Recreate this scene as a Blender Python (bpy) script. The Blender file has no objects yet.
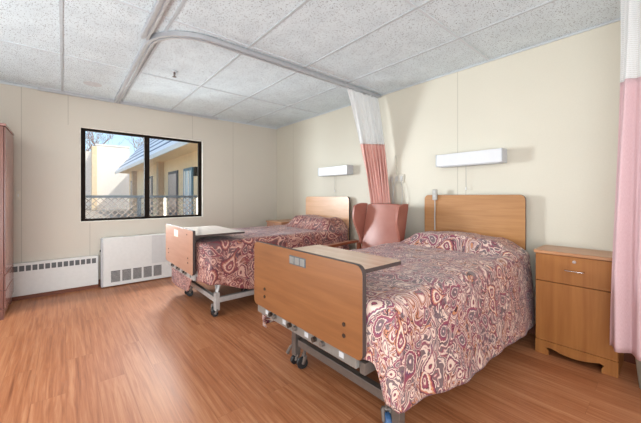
import bpy, bmesh, math, random
from mathutils import Vector, Matrix, noise
random.seed(7)
S = bpy.context.scene
PI = math.pi

# ------------------------------------------------------------------ camera
cam_d = bpy.data.cameras.new('camera'); cam = bpy.data.objects.new('camera', cam_d)
S.collection.objects.link(cam); S.camera = cam
cam_d.sensor_fit = 'HORIZONTAL'; cam_d.sensor_width = 36.0
cam_d.lens = 302.24 / 641 * 36
cam_d.shift_y = -15.5 / 641
cam_d.clip_start = 0.05; cam_d.clip_end = 300
cam.location = (4.8557, -3.0497, 1.1738)
YAW = 0.7041
cam.rotation_euler = (math.radians(90), 0, PI/2 - YAW)

# ------------------------------------------------------------------ world, sun, large lights, exposure
S.view_settings.view_transform = 'Standard'; S.view_settings.look = 'None'
S.view_settings.gamma = 1.0; S.view_settings.use_curve_mapping = False
S.view_settings.exposure = 0.0
w = bpy.data.worlds.new('sky'); S.world = w; w.use_nodes = True
wn = w.node_tree; bgn = wn.nodes['Background']
sky = wn.nodes.new('ShaderNodeTexSky'); sky.sky_type = 'NISHITA'; sky.sun_disc = False
sky.sun_elevation = math.radians(38); sky.sun_rotation = math.radians(50)
sky.air_density = 1.0; sky.dust_density = 1.6; sky.ozone_density = 1.5
wn.links.new(sky.outputs[0], bgn.inputs[0]); bgn.inputs[1].default_value = 0.28

def sun(direction, strength, angle, col):
    l = bpy.data.lights.new('sun', 'SUN'); l.energy = strength; l.angle = math.radians(angle); l.color = col
    o = bpy.data.objects.new('sun', l); S.collection.objects.link(o)
    o.rotation_euler = Vector(direction).to_track_quat('Z', 'Y').to_euler()
def area(name, loc, target, sx, sy, power, col):
    l = bpy.data.lights.new(name, 'AREA'); l.shape = 'RECTANGLE'; l.size = sx; l.size_y = sy
    l.energy = power; l.color = col
    o = bpy.data.objects.new(name, l); S.collection.objects.link(o)
    o.location = loc
    o.rotation_euler = (Vector(loc) - Vector(target)).to_track_quat('Z', 'Y').to_euler()
    return o
sun((0.5, 0.24, 0.62), 2.6, 0.6, (1.0, 0.95, 0.86))
area('daylight_window', (-1.3, -3.35, 1.55), (0.6, -1.9, 1.42), 0.8, 1.2, 340, (0.92, 0.96, 1.0))
area('floor_glow_fill', (-1.25, -1.15, 2.85), (1.9, -2.75, 0), 0.8, 0.5, 340, (1.0, 0.96, 0.92))  # added lamp above the sightline, lays a glow on the floor
area('fill_rear', (6.1, -2.3, 1.45), (0, -2.0, 1.35), 3.0, 1.9, 36, (0.97, 0.98, 1.0))  # added soft fill behind the camera, no window in that wall
area('fill_up_rear', (5.5, -3.9, 0.9), (3.6, -2.6, 2.44), 1.6, 1.6, 66, (0.84, 0.94, 1.0))  # added uplight behind the camera to brighten the ceiling
area('fill_up_side', (2.2, -4.4, 0.7), (1.6, -2.6, 2.44), 1.8, 0.8, 44, (0.84, 0.94, 1.0))  # another unseen uplight added for the ceiling
area('fill_down_rear', (5.4, -3.9, 2.40), (5.4, -3.9, 0), 1.2, 0.6, 20, (1.0, 0.97, 0.93))  # added overhead fill, no fixture is modelled here
area('fill_down_side', (2.6, -4.35, 2.40), (2.6, -4.35, 0), 1.2, 0.6, 26, (1.0, 0.97, 0.93))  # second overhead fill, added out of view without a fixture

# ------------------------------------------------------------------ helpers
def link(o, parent=None):
    S.collection.objects.link(o)
    if parent: o.parent = parent
    return o
def obj(name, bm, mat, parent=None, smooth=False, bevel=0, seg=2, loc=None):
    me = bpy.data.meshes.new(name)
    bmesh.ops.recalc_face_normals(bm, faces=bm.faces)
    bm.to_mesh(me); bm.free()
    if isinstance(mat, (list, tuple)):
        for m in mat: me.materials.append(m)
    else: me.materials.append(mat)
    if smooth:
        for p in me.polygons: p.use_smooth = True
    o = bpy.data.objects.new(name, me); link(o, parent)
    if loc: o.location = loc
    if bevel:
        b = o.modifiers.new('bevel', 'BEVEL'); b.width = bevel; b.segments = seg; b.limit_method = 'ANGLE'; b.angle_limit = math.radians(40)
        for p in me.polygons: p.use_smooth = True
        try:
            b.harden_normals = True
        except Exception: pass
    return o
def tag(o, label, cat, group=None):
    o['label'] = label; o['category'] = cat
    if group: o['group'] = group
    return o
def thing(name, label, cat, loc, group=None):
    o = bpy.data.objects.new(name, None); link(o); o.location = loc
    o.empty_display_size = 0.1
    return tag(o, label, cat, group)
def struct(name, bm, mat, parent=None, **k):
    o = obj(name, bm, mat, parent, **k)
    if parent is None: o['kind'] = 'structure'
    return o
def B(): return bmesh.new()
def box(bm, x0, x1, y0, y1, z0, z1, mi=0):
    vs = [bm.verts.new((x, y, z)) for x in (x0, x1) for y in (y0, y1) for z in (z0, z1)]
    for f in ((0,1,3,2), (4,6,7,5), (0,4,5,1), (2,3,7,6), (0,2,6,4), (1,5,7,3)):
        fc = bm.faces.new([vs[i] for i in f]); fc.material_index = mi
    return bm
def bx(*a): return box(B(), *a)
def tube(bm, pts, r, n=10, cap=True, closed=False):
    pts = [Vector(p) for p in pts]; rings = []; N = len(pts)
    rr = r if isinstance(r, (list, tuple)) else [r]*N
    up = None
    for i, p in enumerate(pts):
        t = (pts[min(i+1, N-1)] - pts[max(i-1, 0)]).normalized()
        if up is None:
            up = Vector((0, 0, 1)) if abs(t.z) < .9 else Vector((1, 0, 0))
        a = t.cross(up).normalized(); b = a.cross(t).normalized(); up = b
        rings.append([bm.verts.new(p + (a*math.cos(2*PI*k/n) + b*math.sin(2*PI*k/n))*rr[i]) for k in range(n)])
    for i in range(N-1):
        for k in range(n):
            bm.faces.new((rings[i][k], rings[i][(k+1) % n], rings[i+1][(k+1) % n], rings[i+1][k]))
    if cap:
        bm.faces.new(rings[0]); bm.faces.new(rings[-1])
    return bm
def prism(bm, poly, axis, a, b):
    # poly: 2D outline; axis: extrusion axis 'x','y','z'
    def P(u, v, w):
        return {'x': (w, u, v), 'y': (u, w, v), 'z': (u, v, w)}[axis]
    A = [bm.verts.new(P(u, v, a)) for u, v in poly]; Bv = [bm.verts.new(P(u, v, b)) for u, v in poly]
    bm.faces.new(A); bm.faces.new(Bv)
    n = len(poly)
    for i in range(n): bm.faces.new((A[i], A[(i+1) % n], Bv[(i+1) % n], Bv[i]))
    return bm
def rrect(x0, x1, z0, z1, rtl, rtr, rbr, rbl, n=6):
    out = []
    for (cx, cz, r, a0) in ((x1-rtr, z1-rtr, rtr, 0), (x0+rtl, z1-rtl, rtl, 90), (x0+rbl, z0+rbl, rbl, 180), (x1-rbr, z0+rbr, rbr, 270)):
        for k in range(n+1):
            a = math.radians(a0 + 90*k/n); out.append((cx + r*math.cos(a), cz + r*math.sin(a)))
    return out

# ------------------------------------------------------------------ materials
def hexc(r, g, b):
    f = lambda c: (c/255/12.92) if c/255 <= .04045 else ((c/255+.055)/1.055)**2.4
    return (f(r), f(g), f(b), 1)
class NT:
    def __init__(s, name, rough=0.5, metal=0.0, spec=0.5):
        s.m = bpy.data.materials.new(name); s.m.use_nodes = True; s.t = s.m.node_tree
        s.p = s.t.nodes['Principled BSDF']
        s.p.inputs['Roughness'].default_value = rough; s.p.inputs['Metallic'].default_value = metal
        s.p.inputs['Specular IOR Level'].default_value = spec
    def n(s, typ, **kw):
        nd = s.t.nodes.new(typ)
        for k, v in kw.items(): setattr(nd, k, v)
        return nd
    def l(s, a, b): s.t.links.new(a, b)
    def val(s, sock, v):
        if hasattr(v, 'default_value') and hasattr(v, 'links'): s.l(v, sock)
        else: sock.default_value = v
    def math(s, op, a, b=0.0, c=0.0):
        nd = s.n('ShaderNodeMath', operation=op)
        for i, v in enumerate((a, b, c)): s.val(nd.inputs[i], v)
        return nd.outputs[0]
    def vmath(s, op, a, b=(0, 0, 0)):
        nd = s.n('ShaderNodeVectorMath', operation=op)
        s.val(nd.inputs[0], a)
        if op == 'SCALE': s.val(nd.inputs['Scale'], b)
        else: s.val(nd.inputs[1], b)
        return nd.outputs['Value'] if op in ('LENGTH', 'DOT_PRODUCT', 'DISTANCE') else nd.outputs[0]
    def mix(s, fac, a, b, blend='MIX'):
        nd = s.n('ShaderNodeMix', data_type='RGBA', blend_type=blend)
        s.val(nd.inputs[0], fac); s.val(nd.inputs[6], a); s.val(nd.inputs[7], b)
        return nd.outputs[2]
    def coord(s, which='Object'):
        return s.n('ShaderNodeTexCoord').outputs[which]
    def map(s, v, scale=(1, 1, 1), loc=(0, 0, 0), rot=(0, 0, 0)):
        nd = s.n('ShaderNodeMapping'); s.l(v, nd.inputs[0])
        nd.inputs['Location'].default_value = loc; nd.inputs['Rotation'].default_value = rot; nd.inputs['Scale'].default_value = scale
        return nd.outputs[0]
    def noise(s, v, scale, detail=3, rough=.5, dist=0):
        nd = s.n('ShaderNodeTexNoise'); s.l(v, nd.inputs['Vector'])
        nd.inputs['Scale'].default_value = scale; nd.inputs['Detail'].default_value = detail
        nd.inputs['Roughness'].default_value = rough; nd.inputs['Distortion'].default_value = dist
        return nd.outputs[0], nd.outputs[1]
    def ramp(s, fac, stops, mode='LINEAR'):
        nd = s.n('ShaderNodeValToRGB'); s.l(fac, nd.inputs[0]); cr = nd.color_ramp; cr.interpolation = mode
        while len(cr.elements) < len(stops): cr.elements.new(0.5)
        for e, (p, c) in zip(cr.elements, stops): e.position = p; e.color = c
        return nd.outputs[0]
    def bump(s, h, strength=.2, dist=.01):
        nd = s.n('ShaderNodeBump'); s.l(h, nd.inputs['Height'])
        nd.inputs['Strength'].default_value = strength; nd.inputs['Distance'].default_value = dist
        s.l(nd.outputs[0], s.p.inputs['Normal'])
    def base(s, c): s.val(s.p.inputs['Base Color'], c); return s.m

def plain(name, rgb, rough=.5, metal=0, spec=.5, var=.03, nscale=25):
    t = NT(name, rough, metal, spec); c = hexc(*rgb)
    n, _ = t.noise(t.coord(), nscale, 3)
    dark = tuple(x*(1-var*2) for x in c[:3]) + (1,); lite = tuple(min(1, x*(1+var*2)) for x in c[:3]) + (1,)
    return t.base(t.ramp(n, [(.3, dark), (.7, lite)]))

def wood(name, light, dark, scale=(1.5, 30, 30), rough=.38, contrast=.5):
    """grain runs along object X"""
    t = NT(name, rough); v = t.map(t.coord(), scale)
    n1, _ = t.noise(v, 1.2, 6, .6, .6)
    v2 = t.map(t.coord(), (scale[0]*.6, scale[1]*.25, scale[2]*.25))
    n2, _ = t.noise(v2, 1.5, 3, .5, 1.2)
    f = t.math('ADD', t.math('MULTIPLY', n1, .55), t.math('MULTIPLY', n2, .45))
    c = t.ramp(f, [(.5-contrast*.35, hexc(*dark)), (.5+contrast*.3, hexc(*light))])
    return t.base(c)

M = {}
# walls: vinyl wallboard with narrow vertical seams
def wall_mat(name, rgb, axis, seams):
    t = NT(name, .55, 0, .3); co = t.coord()
    sep = t.n('ShaderNodeSeparateXYZ'); t.l(co, sep.inputs[0]); u = sep.outputs[axis]; z = sep.outputs[2]
    n, _ = t.noise(co, 90, 2); n2, _ = t.noise(co, 1.1, 3)
    c = hexc(*rgb)
    col = t.ramp(t.math('ADD', t.math('MULTIPLY', n, .35), t.math('MULTIPLY', n2, .65)), [(.3, tuple(x*.955 for x in c[:3])+(1,)), (.7, tuple(min(1, x*1.03) for x in c[:3])+(1,))])
    m = 0.0
    for (p, z0, z1) in seams:
        d = t.math('LESS_THAN', t.math('ABSOLUTE', t.math('SUBTRACT', u, p)), .0035)
        d = t.math('MULTIPLY', d, t.math('MULTIPLY', t.math('GREATER_THAN', z, z0), t.math('LESS_THAN', z, z1)))
        m = t.math('MAXIMUM', d, m)
    col = t.mix(t.math('MULTIPLY', m, .35), col, hexc(120, 112, 98))
    t.bump(n, .05, .002)
    return t.base(col)
M['wall_w'] = wall_mat('wallboard_window', (206, 199, 187), 1, [(-.867, 0, 3), (-1.53, 2.05, 3), (-2.795, 0, .83), (-3.009, 2.05, 3), (-3.42, 0, 3)])
M['wall_h'] = wall_mat('wallboard_headboard', (209, 203, 188), 0, [(.53, 0, 3), (1.617, 0, 1.5), (3.417, 0, 3), (3.50, 1.1, 1.47)])
M['wall_p'] = plain('painted_wall', (214, 207, 194), .6)

def ceiling_mat():
    t = NT('mineral_fibre_tile', .85, 0, .2); co = t.coord()
    v, _ = t.noise(co, 95, 2, .6)
    vo = t.n('ShaderNodeTexVoronoi'); t.l(t.map(co, (1, 1.4, 1)), vo.inputs['Vector']); vo.inputs['Scale'].default_value = 72
    big, _ = t.noise(co, 6, 3)
    pits = t.math('MULTIPLY', t.math('LESS_THAN', vo.outputs['Distance'], .30), t.math('GREATER_THAN', v, .47))
    v2, _ = t.noise(co, 260, 2)
    base = t.ramp(t.math('ADD', t.math('MULTIPLY', v2, .6), t.math('MULTIPLY', big, .4)), [(.35, hexc(202, 212, 217)), (.65, hexc(224, 234, 238))])
    col = t.mix(t.math('MULTIPLY', pits, .85), base, hexc(122, 124, 128))
    t.bump(t.math('SUBTRACT', v2, pits), .35, .004)
    return t.base(col)
M['ceil'] = ceiling_mat()
M['tbar'] = plain('white_grid_metal', (200, 207, 212), .3, 0, .5, .01)
M['tbar_g'] = plain('grey_grid_metal', (184, 190, 194), .55)
M['alu'] = plain('aluminium_track', (190, 192, 196), .3, .4, .5, .02)

def floor_mat():
    t = NT('laminate_plank_floor', .3, 0, .5); co = t.coord()
    # planks run along X
    v = co
    br = t.n('ShaderNodeTexBrick'); t.l(v, br.inputs['Vector'])
    br.offset = .37; br.inputs['Scale'].default_value = 1; br.inputs['Brick Width'].default_value = 1.25
    br.inputs['Row Height'].default_value = .152; br.inputs['Mortar Size'].default_value = .0012
    br.inputs['Color1'].default_value = (0, 0, 0, 1); br.inputs['Color2'].default_value = (1, 1, 1, 1); br.inputs['Mortar'].default_value = (.5, .5, .5, 1)
    sepc = t.n('ShaderNodeSeparateColor'); t.l(br.outputs['Color'], sepc.inputs[0])
    off = t.vmath('SCALE', br.outputs['Color'], 7.0)
    g1, _ = t.noise(t.map(t.vmath('ADD', co, off), (2.2, 60, 1)), 1.0, 6, .62, .8)
    g2, _ = t.noise(t.map(t.vmath('ADD', co, off), (.9, 16, 1)), 1.0, 4, .55, 1.4)
    f = t.math('ADD', t.math('ADD', t.math('MULTIPLY', g1, .58), t.math('MULTIPLY', g2, .36)), t.math('MULTIPLY', sepc.outputs[0], .06))
    col = t.ramp(f, [(.30, hexc(128, 73, 43)), (.47, hexc(164, 103, 67)), (.68, hexc(191, 136, 98))])
    col = t.mix(t.math('MULTIPLY', br.outputs['Fac'], .35), col, hexc(100, 55, 30))
    t.val(t.p.inputs['Roughness'], t.math('ADD', t.math('MULTIPLY', g1, .14), .34))
    t.bump(g1, .05, .002)
    return t.base(col)
M['floor'] = floor_mat()

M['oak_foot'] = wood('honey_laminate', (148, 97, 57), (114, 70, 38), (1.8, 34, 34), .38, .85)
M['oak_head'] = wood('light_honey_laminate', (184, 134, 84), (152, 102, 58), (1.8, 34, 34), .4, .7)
M['oak_pink'] = wood('pinkish_laminate', (186, 138, 114), (166, 116, 92), (1.6, 20, 20), .4, .6)  # pinker wood tone for the far bed ends and nightstand
M['oak_ns'] = wood('honey_oak_vertical', (172, 114, 58), (138, 82, 34), (22, 22, 1.4), .48, .8)
M['oak_ns_top'] = wood('honey_oak_top', (196, 146, 108), (166, 114, 78), (1.5, 22, 22), .32, .6)
M['board_top'] = wood('pale_maple_laminate', (208, 182, 160), (190, 160, 138), (1.4, 24, 24), .25, .5)
M['board_glare'] = wood('laminate_window_glare', (222, 214, 208), (206, 196, 190), (1.4, 24, 24), .2, .5)  # far shelf: window reflection put into the colour as white
M['edge'] = plain('dark_grey_edge_band', (66, 54, 52), .5)
M['edge_pale'] = plain('pale_wood_edge', (226, 206, 178), .45)
M['cherry'] = wood('cherry_laminate', (164, 122, 114), (136, 94, 86), (18, 18, 1.3), .22, .6)
M['cherry_dark'] = wood('cherry_dark_laminate', (124, 78, 66), (98, 56, 46), (18, 18, 1.3), .35, .6)
M['armwood'] = wood('varnished_arm_wood', (146, 84, 56), (116, 60, 38), (12, 2, 12), .35, .6)
M['metal'] = plain('taupe_painted_steel', (112, 102, 96), .42, .3, .5, .04)
M['metal_l'] = plain('light_grey_painted_steel', (186, 184, 182), .4, .3, .5, .04)
M['bar_n'] = plain('mid_grey_channel_steel', (140, 138, 134), .4, .4)
M['chrome'] = plain('chrome', (215, 215, 215), .2, 1.0, .5, .01)
M['black'] = plain('black_rubber', (28, 28, 30), .5)
M['tyre_lit'] = plain('tyre_blue_lit', (60, 96, 140), .5)  # bluish light on a black tyre, put into its colour
M['bolt'] = plain('dark_bolt', (60, 46, 38), .5, .3)
M['heater'] = plain('cream_enamel', (218, 219, 217), .38, 0, .5, .012)
M['slot'] = plain('grille_shadow', (96, 98, 100), .7)
M['bronze'] = plain('dark_bronze_aluminium', (30, 23, 18), .75, 0, .12)
M['beige'] = plain('beige_switch_plastic', (214, 206, 190), .5)
M['casing'] = plain('wall_toned_casing', (206, 200, 188), .5)
M['jamb'] = plain('white_jamb_paint', (236, 232, 224), .5)
M['base'] = plain('red_brown_cove_base', (112, 62, 42), .5)
M['white'] = plain('white_enamel', (214, 215, 218), .35, 0, .5, .008)
M['ltside'] = plain('grey_end_cap', (196, 198, 202), .45)
M['cord'] = plain('grey_vinyl_cord', (186, 184, 180), .5)
M['handset'] = plain('grey_handset_plastic', (176, 172, 166), .45)
M['sticker'] = plain('pale_sticker_paper', (244, 216, 196), .6)
M['bin'] = plain('grey_green_plastic', (172, 178, 168), .5)
M['mattress'] = plain('dark_blue_vinyl_mattress', (58, 56, 74), .5)
M['dark'] = plain('dark_shadow_gap', (52, 34, 24), .8)

def leather():
    t = NT('mauve_leather', .42, 0, .45); co = t.coord()
    n, _ = t.noise(co, 120, 3); n2, _ = t.noise(co, 3.5, 3)
    t.bump(n, .12, .002)
    return t.base(t.ramp(n2, [(.3, hexc(146, 86, 72)), (.7, hexc(168, 110, 96))]))
M['leather'] = leather()

def glass():
    t = NT('window_glass'); t.t.nodes.remove(t.p)
    tr = t.n('ShaderNodeBsdfTransparent'); gl = t.n('ShaderNodeBsdfGlossy'); gl.inputs['Roughness'].default_value = 0.02
    fr = t.n('ShaderNodeFresnel'); fr.inputs[0].default_value = 1.45
    mx = t.n('ShaderNodeMixShader'); t.l(t.math('MULTIPLY', fr.outputs[0], .6), mx.inputs[0]); t.l(tr.outputs[0], mx.inputs[1]); t.l(gl.outputs[0], mx.inputs[2])
    tr.inputs[0].default_value = (.96, .98, .98, 1)
    t.l(mx.outputs[0], t.t.nodes['Material Output'].inputs[0]); return t.m
M['glass'] = glass()

def curtain_mat(name, a, b, stripe=0):
    t = NT(name, .75, 0, .2)
    uv = t.coord('UV'); sep = t.n('ShaderNodeSeparateXYZ'); t.l(uv, sep.inputs[0])
    n, _ = t.noise(t.map(uv, (300, 60, 1)), 1, 2)
    col = t.ramp(n, [(.3, hexc(*a)), (.7, hexc(*b))])
    if stripe:
        s = t.math('SINE', t.math('MULTIPLY', sep.outputs[0], stripe))
        col = t.mix(t.math('MULTIPLY', t.math('GREATER_THAN', s, .35), .55), col, hexc(238, 204, 200))
    t.val(t.p.inputs['Base Color'], col)
    tl = t.n('ShaderNodeBsdfTranslucent'); t.l(col, tl.inputs[0]); mx = t.n('ShaderNodeMixShader'); mx.inputs[0].default_value = .25
    t.l(t.p.outputs[0], mx.inputs[1]); t.l(tl.outputs[0], mx.inputs[2]); t.l(mx.outputs[0], t.t.nodes['Material Output'].inputs[0])
    return t.m
M['pink'] = curtain_mat('rose_curtain_fabric', (222, 188, 192), (234, 204, 208))
M['coral'] = curtain_mat('coral_curtain_fabric', (234, 178, 166), (242, 194, 182), 130)
def mesh_mat():
    t = NT('white_curtain_mesh', .8, 0, .2)
    uv = t.coord('UV'); sep = t.n('ShaderNodeSeparateXYZ'); t.l(uv, sep.inputs[0])
    a = t.math('SINE', t.math('MULTIPLY', sep.outputs[0], 520)); b = t.math('SINE', t.math('MULTIPLY', sep.outputs[1], 520))
    hole = t.math('MULTIPLY', t.math('GREATER_THAN', a, .25), t.math('GREATER_THAN', b, .25))
    t.val(t.p.inputs['Base Color'], hexc(240, 240, 240)); 
    tl = t.n('ShaderNodeBsdfTranslucent'); tl.inputs[0].default_value = hexc(240, 240, 240)
    m1 = t.n('ShaderNodeMixShader'); m1.inputs[0].default_value = .35; t.l(t.p.outputs[0], m1.inputs[1]); t.l(tl.outputs[0], m1.inputs[2])
    tr = t.n('ShaderNodeBsdfTransparent'); m2 = t.n('ShaderNodeMixShader'); t.l(t.math('MULTIPLY', hole, .9), m2.inputs[0])
    t.l(m1.outputs[0], m2.inputs[1]); t.l(tr.outputs[0], m2.inputs[2]); t.l(m2.outputs[0], t.t.nodes['Material Output'].inputs[0])
    return t.m
M['mesh'] = mesh_mat()

def paisley(name, scale, cream, rose, wine, grey, orange, plum):
    t = NT(name, .36, 0, .6)
    uv = t.coord('UV')
    _, wc = t.noise(uv, scale*1.1, 2)
    p = t.vmath('ADD', t.vmath('SCALE', uv, scale), t.vmath('SCALE', t.vmath('SUBTRACT', wc, (.5, .5, .5)), .55))
    C = lambda c: hexc(*c)
    def layer(sc, shift, stretch, bend):
        q = t.vmath('ADD', t.vmath('SCALE', p, sc), shift)
        vo = t.n('ShaderNodeTexVoronoi', voronoi_dimensions='2D'); t.l(q, vo.inputs['Vector']); vo.inputs['Scale'].default_value = 1
        vo.inputs['Randomness'].default_value = .6
        d = t.vmath('SUBTRACT', q, vo.outputs['Position'])
        sc_ = t.n('ShaderNodeSeparateColor'); t.l(vo.outputs['Color'], sc_.inputs[0])
        rot = t.n('ShaderNodeVectorRotate', rotation_type='Z_AXIS'); t.l(d, rot.inputs['Vector']); t.l(t.math('MULTIPLY', sc_.outputs[0], 6.283), rot.inputs['Angle'])
        sp = t.n('ShaderNodeSeparateXYZ'); t.l(rot.outputs[0], sp.inputs[0]); x, y = sp.outputs[0], sp.outputs[1]
        yt = t.math('MAXIMUM', t.math('ADD', y, .12), 0.0)              # distance into the tail
        xb = t.math('ADD', x, t.math('MULTIPLY', t.math('MULTIPLY', yt, yt), bend))
        xs = t.math('MULTIPLY', xb, t.math('ADD', 1.22, t.math('MULTIPLY', t.math('MULTIPLY', yt, yt), stretch)))
        yy = t.math('MULTIPLY', t.math('ADD', y, .12), t.math('SUBTRACT', .92, t.math('MULTIPLY', yt, .72)))
        r = t.math('SQRT', t.math('ADD', t.math('MULTIPLY', xs, xs), t.math('MULTIPLY', yy, yy)))
        ang = t.math('ARCTAN2', xs, yy)
        return r, sc_.outputs[1], sc_.outputs[2], ang
    dusty = tuple(.55*a+.45*b for a, b in zip(C(cream), C(rose)))
    # ground: cream with flowing outlined stems
    n1, _ = t.noise(p, .95, 2, .45, 1.6)
    st = t.math('ABSOLUTE', t.math('SUBTRACT', t.math('FRACT', t.math('MULTIPLY', n1, 5.5)), .5))
    n2, _ = t.noise(p, .7, 1)
    ga = t.ramp(st, [(0, C(rose)), (.075, C(wine)), (.105, C(cream)), (.24, dusty), (.345, C(plum)), (.37, C(orange)), (.45, C(wine))], 'CONSTANT')
    gb = t.ramp(st, [(0, C(grey)), (.11, C(plum)), (.14, C(cream)), (.27, dusty), (.33, C(rose)), (.42, C(grey))], 'CONSTANT')
    col = t.mix(t.math('GREATER_THAN', n2, .5), ga, gb)
    # small leaves and buds
    r3, g3, b3, a3 = layer(2.9, (1.7, 8.3, 0), 14.0, 1.2)
    leaf = t.mix(t.math('GREATER_THAN', b3, .5), t.ramp(r3, [(0, C(cream)), (.06, C(rose)), (.22, C(wine))], 'CONSTANT'), t.ramp(r3, [(0, C(wine)), (.07, C(grey)), (.22, C(plum))], 'CONSTANT'))
    col = t.mix(t.math('MULTIPLY', t.math('LESS_THAN', r3, .27), t.math('GREATER_THAN', g3, .42)), col, leaf)
    # mid and large teardrops with scalloped rims
    def motif(r, rnd, b, ang, n):
        rr = t.math('ADD', r, t.math('MULTIPLY', t.math('ABSOLUTE', t.math('SINE', t.math('MULTIPLY', ang, n))), .028))
        a = t.ramp(rr, [(0, C(wine)), (.05, C(cream)), (.09, C(rose)), (.17, C(wine)), (.19, C(cream)), (.26, C(orange)), (.30, C(rose)), (.35, C(wine))], 'CONSTANT')
        c = t.ramp(rr, [(0, C(cream)), (.06, C(plum)), (.09, C(grey)), (.19, C(cream)), (.22, C(plum)), (.25, C(rose)), (.33, C(cream)), (.36, C(wine))], 'CONSTANT')
        e = t.ramp(rr, [(0, C(rose)), (.07, C(wine)), (.09, C(cream)), (.23, C(rose)), (.27, C(plum)), (.30, C(cream)), (.35, C(grey))], 'CONSTANT')
        return t.mix(t.math('GREATER_THAN', rnd, .66), t.mix(t.math('GREATER_THAN', rnd, .33), a, c), e), t.math('LESS_THAN', rr, .385)
    r2, g2, b2, a2 = layer(1.7, (5.3, 2.1, 0), 9.0, 1.4)
    m2, k2 = motif(r2, g2, b2, a2, 5.0)
    col = t.mix(t.math('MULTIPLY', k2, t.math('GREATER_THAN', b2, .35)), col, m2)
    r1, g1, b1, a1 = layer(.95, (0, 0, 0), 8.0, 1.5)
    m1, k1 = motif(r1, g1, b1, a1, 7.0)
    col = t.mix(t.math('MULTIPLY', k1, t.math('GREATER_THAN', b1, .18)), col, m1)
    soft, _ = t.noise(p, 1.6, 2)
    col = t.mix(t.math('MULTIPLY', soft, .14), col, C(rose))
    fn, _ = t.noise(uv, 260, 2)
    wr, _ = t.noise(uv, 9, 4, .55)
    t.bump(t.math('ADD', wr, t.math('MULTIPLY', fn, .1)), .3, .03)
    t.p.inputs['Sheen Weight'].default_value = .12; t.p.inputs['Sheen Roughness'].default_value = .4
    t.p.inputs['Sheen Tint'].default_value = (.75, .82, 1, 1)
    return t.base(col)
M['quilt_n'] = paisley('paisley_bedspread_near', 6.4, (222, 198, 182), (138, 66, 84), (62, 30, 38), (112, 98, 98), (196, 132, 92), (88, 58, 92))
M['quilt_f'] = paisley('paisley_bedspread_far', 4.6, (206, 164, 148), (128, 60, 66), (76, 30, 42), (104, 74, 76), (166, 104, 84), (90, 46, 70))

# ================================================================== THE SETTING
XR, YF, ZC = 6.4, -4.75, 2.44
bm = bx(-.2, XR, YF, 0.2, -.12, 0); struct('floor', bm, M['floor'])
bm = bx(-.2, XR, YF, 0.2, ZC+.006, ZC+.12); struct('ceiling', bm, M['ceil'])
# window wall with opening
WY0, WY1, WZ0, WZ1 = -2.893, -1.372, .845, 2.045
bm = B(); box(bm, -.2, 0, YF, WY0, 0, ZC); box(bm, -.2, 0, WY1, .2, 0, ZC); box(bm, -.2, 0, WY0, WY1, 0, WZ0); box(bm, -.2, 0, WY0, WY1, WZ1, ZC)
struct('wall_left', bm, M['wall_w'])
struct('wall_right', bx(0, XR, 0, .2, 0, ZC), M['wall_h'])
struct('wall_rear', bx(XR, XR+.2, YF-.2, .2, 0, ZC), M['wall_p'])
struct('wall_front', bx(-.2, XR, YF-.2, YF, 0, ZC), M['wall_p'])
struct('baseboard_left', bx(0, .012, YF, 0, 0, .09), M['base'])
struct('baseboard_right', bx(.012, XR, -.012, 0, 0, .09), M['base'])
# ceiling grid
bm = B()
xs = [.067, 1.286, 2.505, 3.724, 4.943, 6.16]; ys = [-.626, -1.235, -1.845, -2.454, -3.064, -3.673, -4.283]
for x in xs: box(bm, x-.010, x+.010, YF, 0, ZC, ZC+.008)
struct('trim_1', bm, M['tbar'])
bm = B()
for y in ys: box(bm, .0, XR, y-.010, y+.010, ZC-.0005, ZC+.0075)
struct('trim_5', bm, M['tbar_g'])
bm = B(); box(bm, 0, .022, YF, 0, ZC-.018, ZC+.004); box(bm, .022, XR, -.022, 0, ZC-.006, ZC+.004)
struct('trim_2', bm, M['tbar'])
struct('trim_3', bx(.022, .05, -3.28, -1.15, ZC-.03, ZC), M['alu'])
# window
bm = B()
for (a, b, c, d) in ((WY0-.012, WY0, WZ0-.012, WZ1+.012), (WY1, WY1+.012, WZ0-.012, WZ1+.012), (WY0, WY1, WZ0-.012, WZ0), (WY0, WY1, WZ1, WZ1+.012)):
    box(bm, 0, .006, a, b, c, d)
struct('trim_4', bm, M['casing'])
bm = B()
box(bm, -.19, 0, WY0, WY0+.006, WZ0, WZ1); box(bm, -.19, 0, WY1-.006, WY1, WZ0, WZ1)
box(bm, -.19, 0, WY0+.006, WY1-.006, WZ0, WZ0+.006); box(bm, -.19, 0, WY0+.006, WY1-.006, WZ1-.006, WZ1)
win = struct('window_1', bm, M['jamb'])
fx0, fx1 = -.085, -.035
a0, a1, c0, c1 = WY0+.006, WY1-.006, WZ0+.006, WZ1-.006
bm = B(); t = .031
box(bm, fx0, fx1, a0, a0+t, c0, c1); box(bm, fx0, fx1, a1-t, a1, c0, c1); box(bm, fx0, fx1, a0+t, a1-t, c0, c0+t); box(bm, fx0, fx1, a0+t, a1-t, c1-t, c1)
obj('window_frame', bm, M['bronze'], win, bevel=.003)
my = -2.145
bm = B(); box(bm, fx0+.005, fx1+.006, my-.032, my+.032, c0+.02, c1-.02)
box(bm, fx0+.01, fx1-.005, a0+t, a0+t+.018, c0+t, c1-t); box(bm, fx0+.01, fx1-.005, a1-t-.018, a1-t, c0+t, c1-t)
obj('window_sash', bm, M['bronze'], win, bevel=.003)
obj('window_pane', bx(-.064, -.060, a0+t, my-.03, c0+t, c1-t), M['glass'], win)
obj('window_pane', bx(-.064, -.060, my+.03, a1-t, c0+t, c1-t), M['glass'], win)

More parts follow.
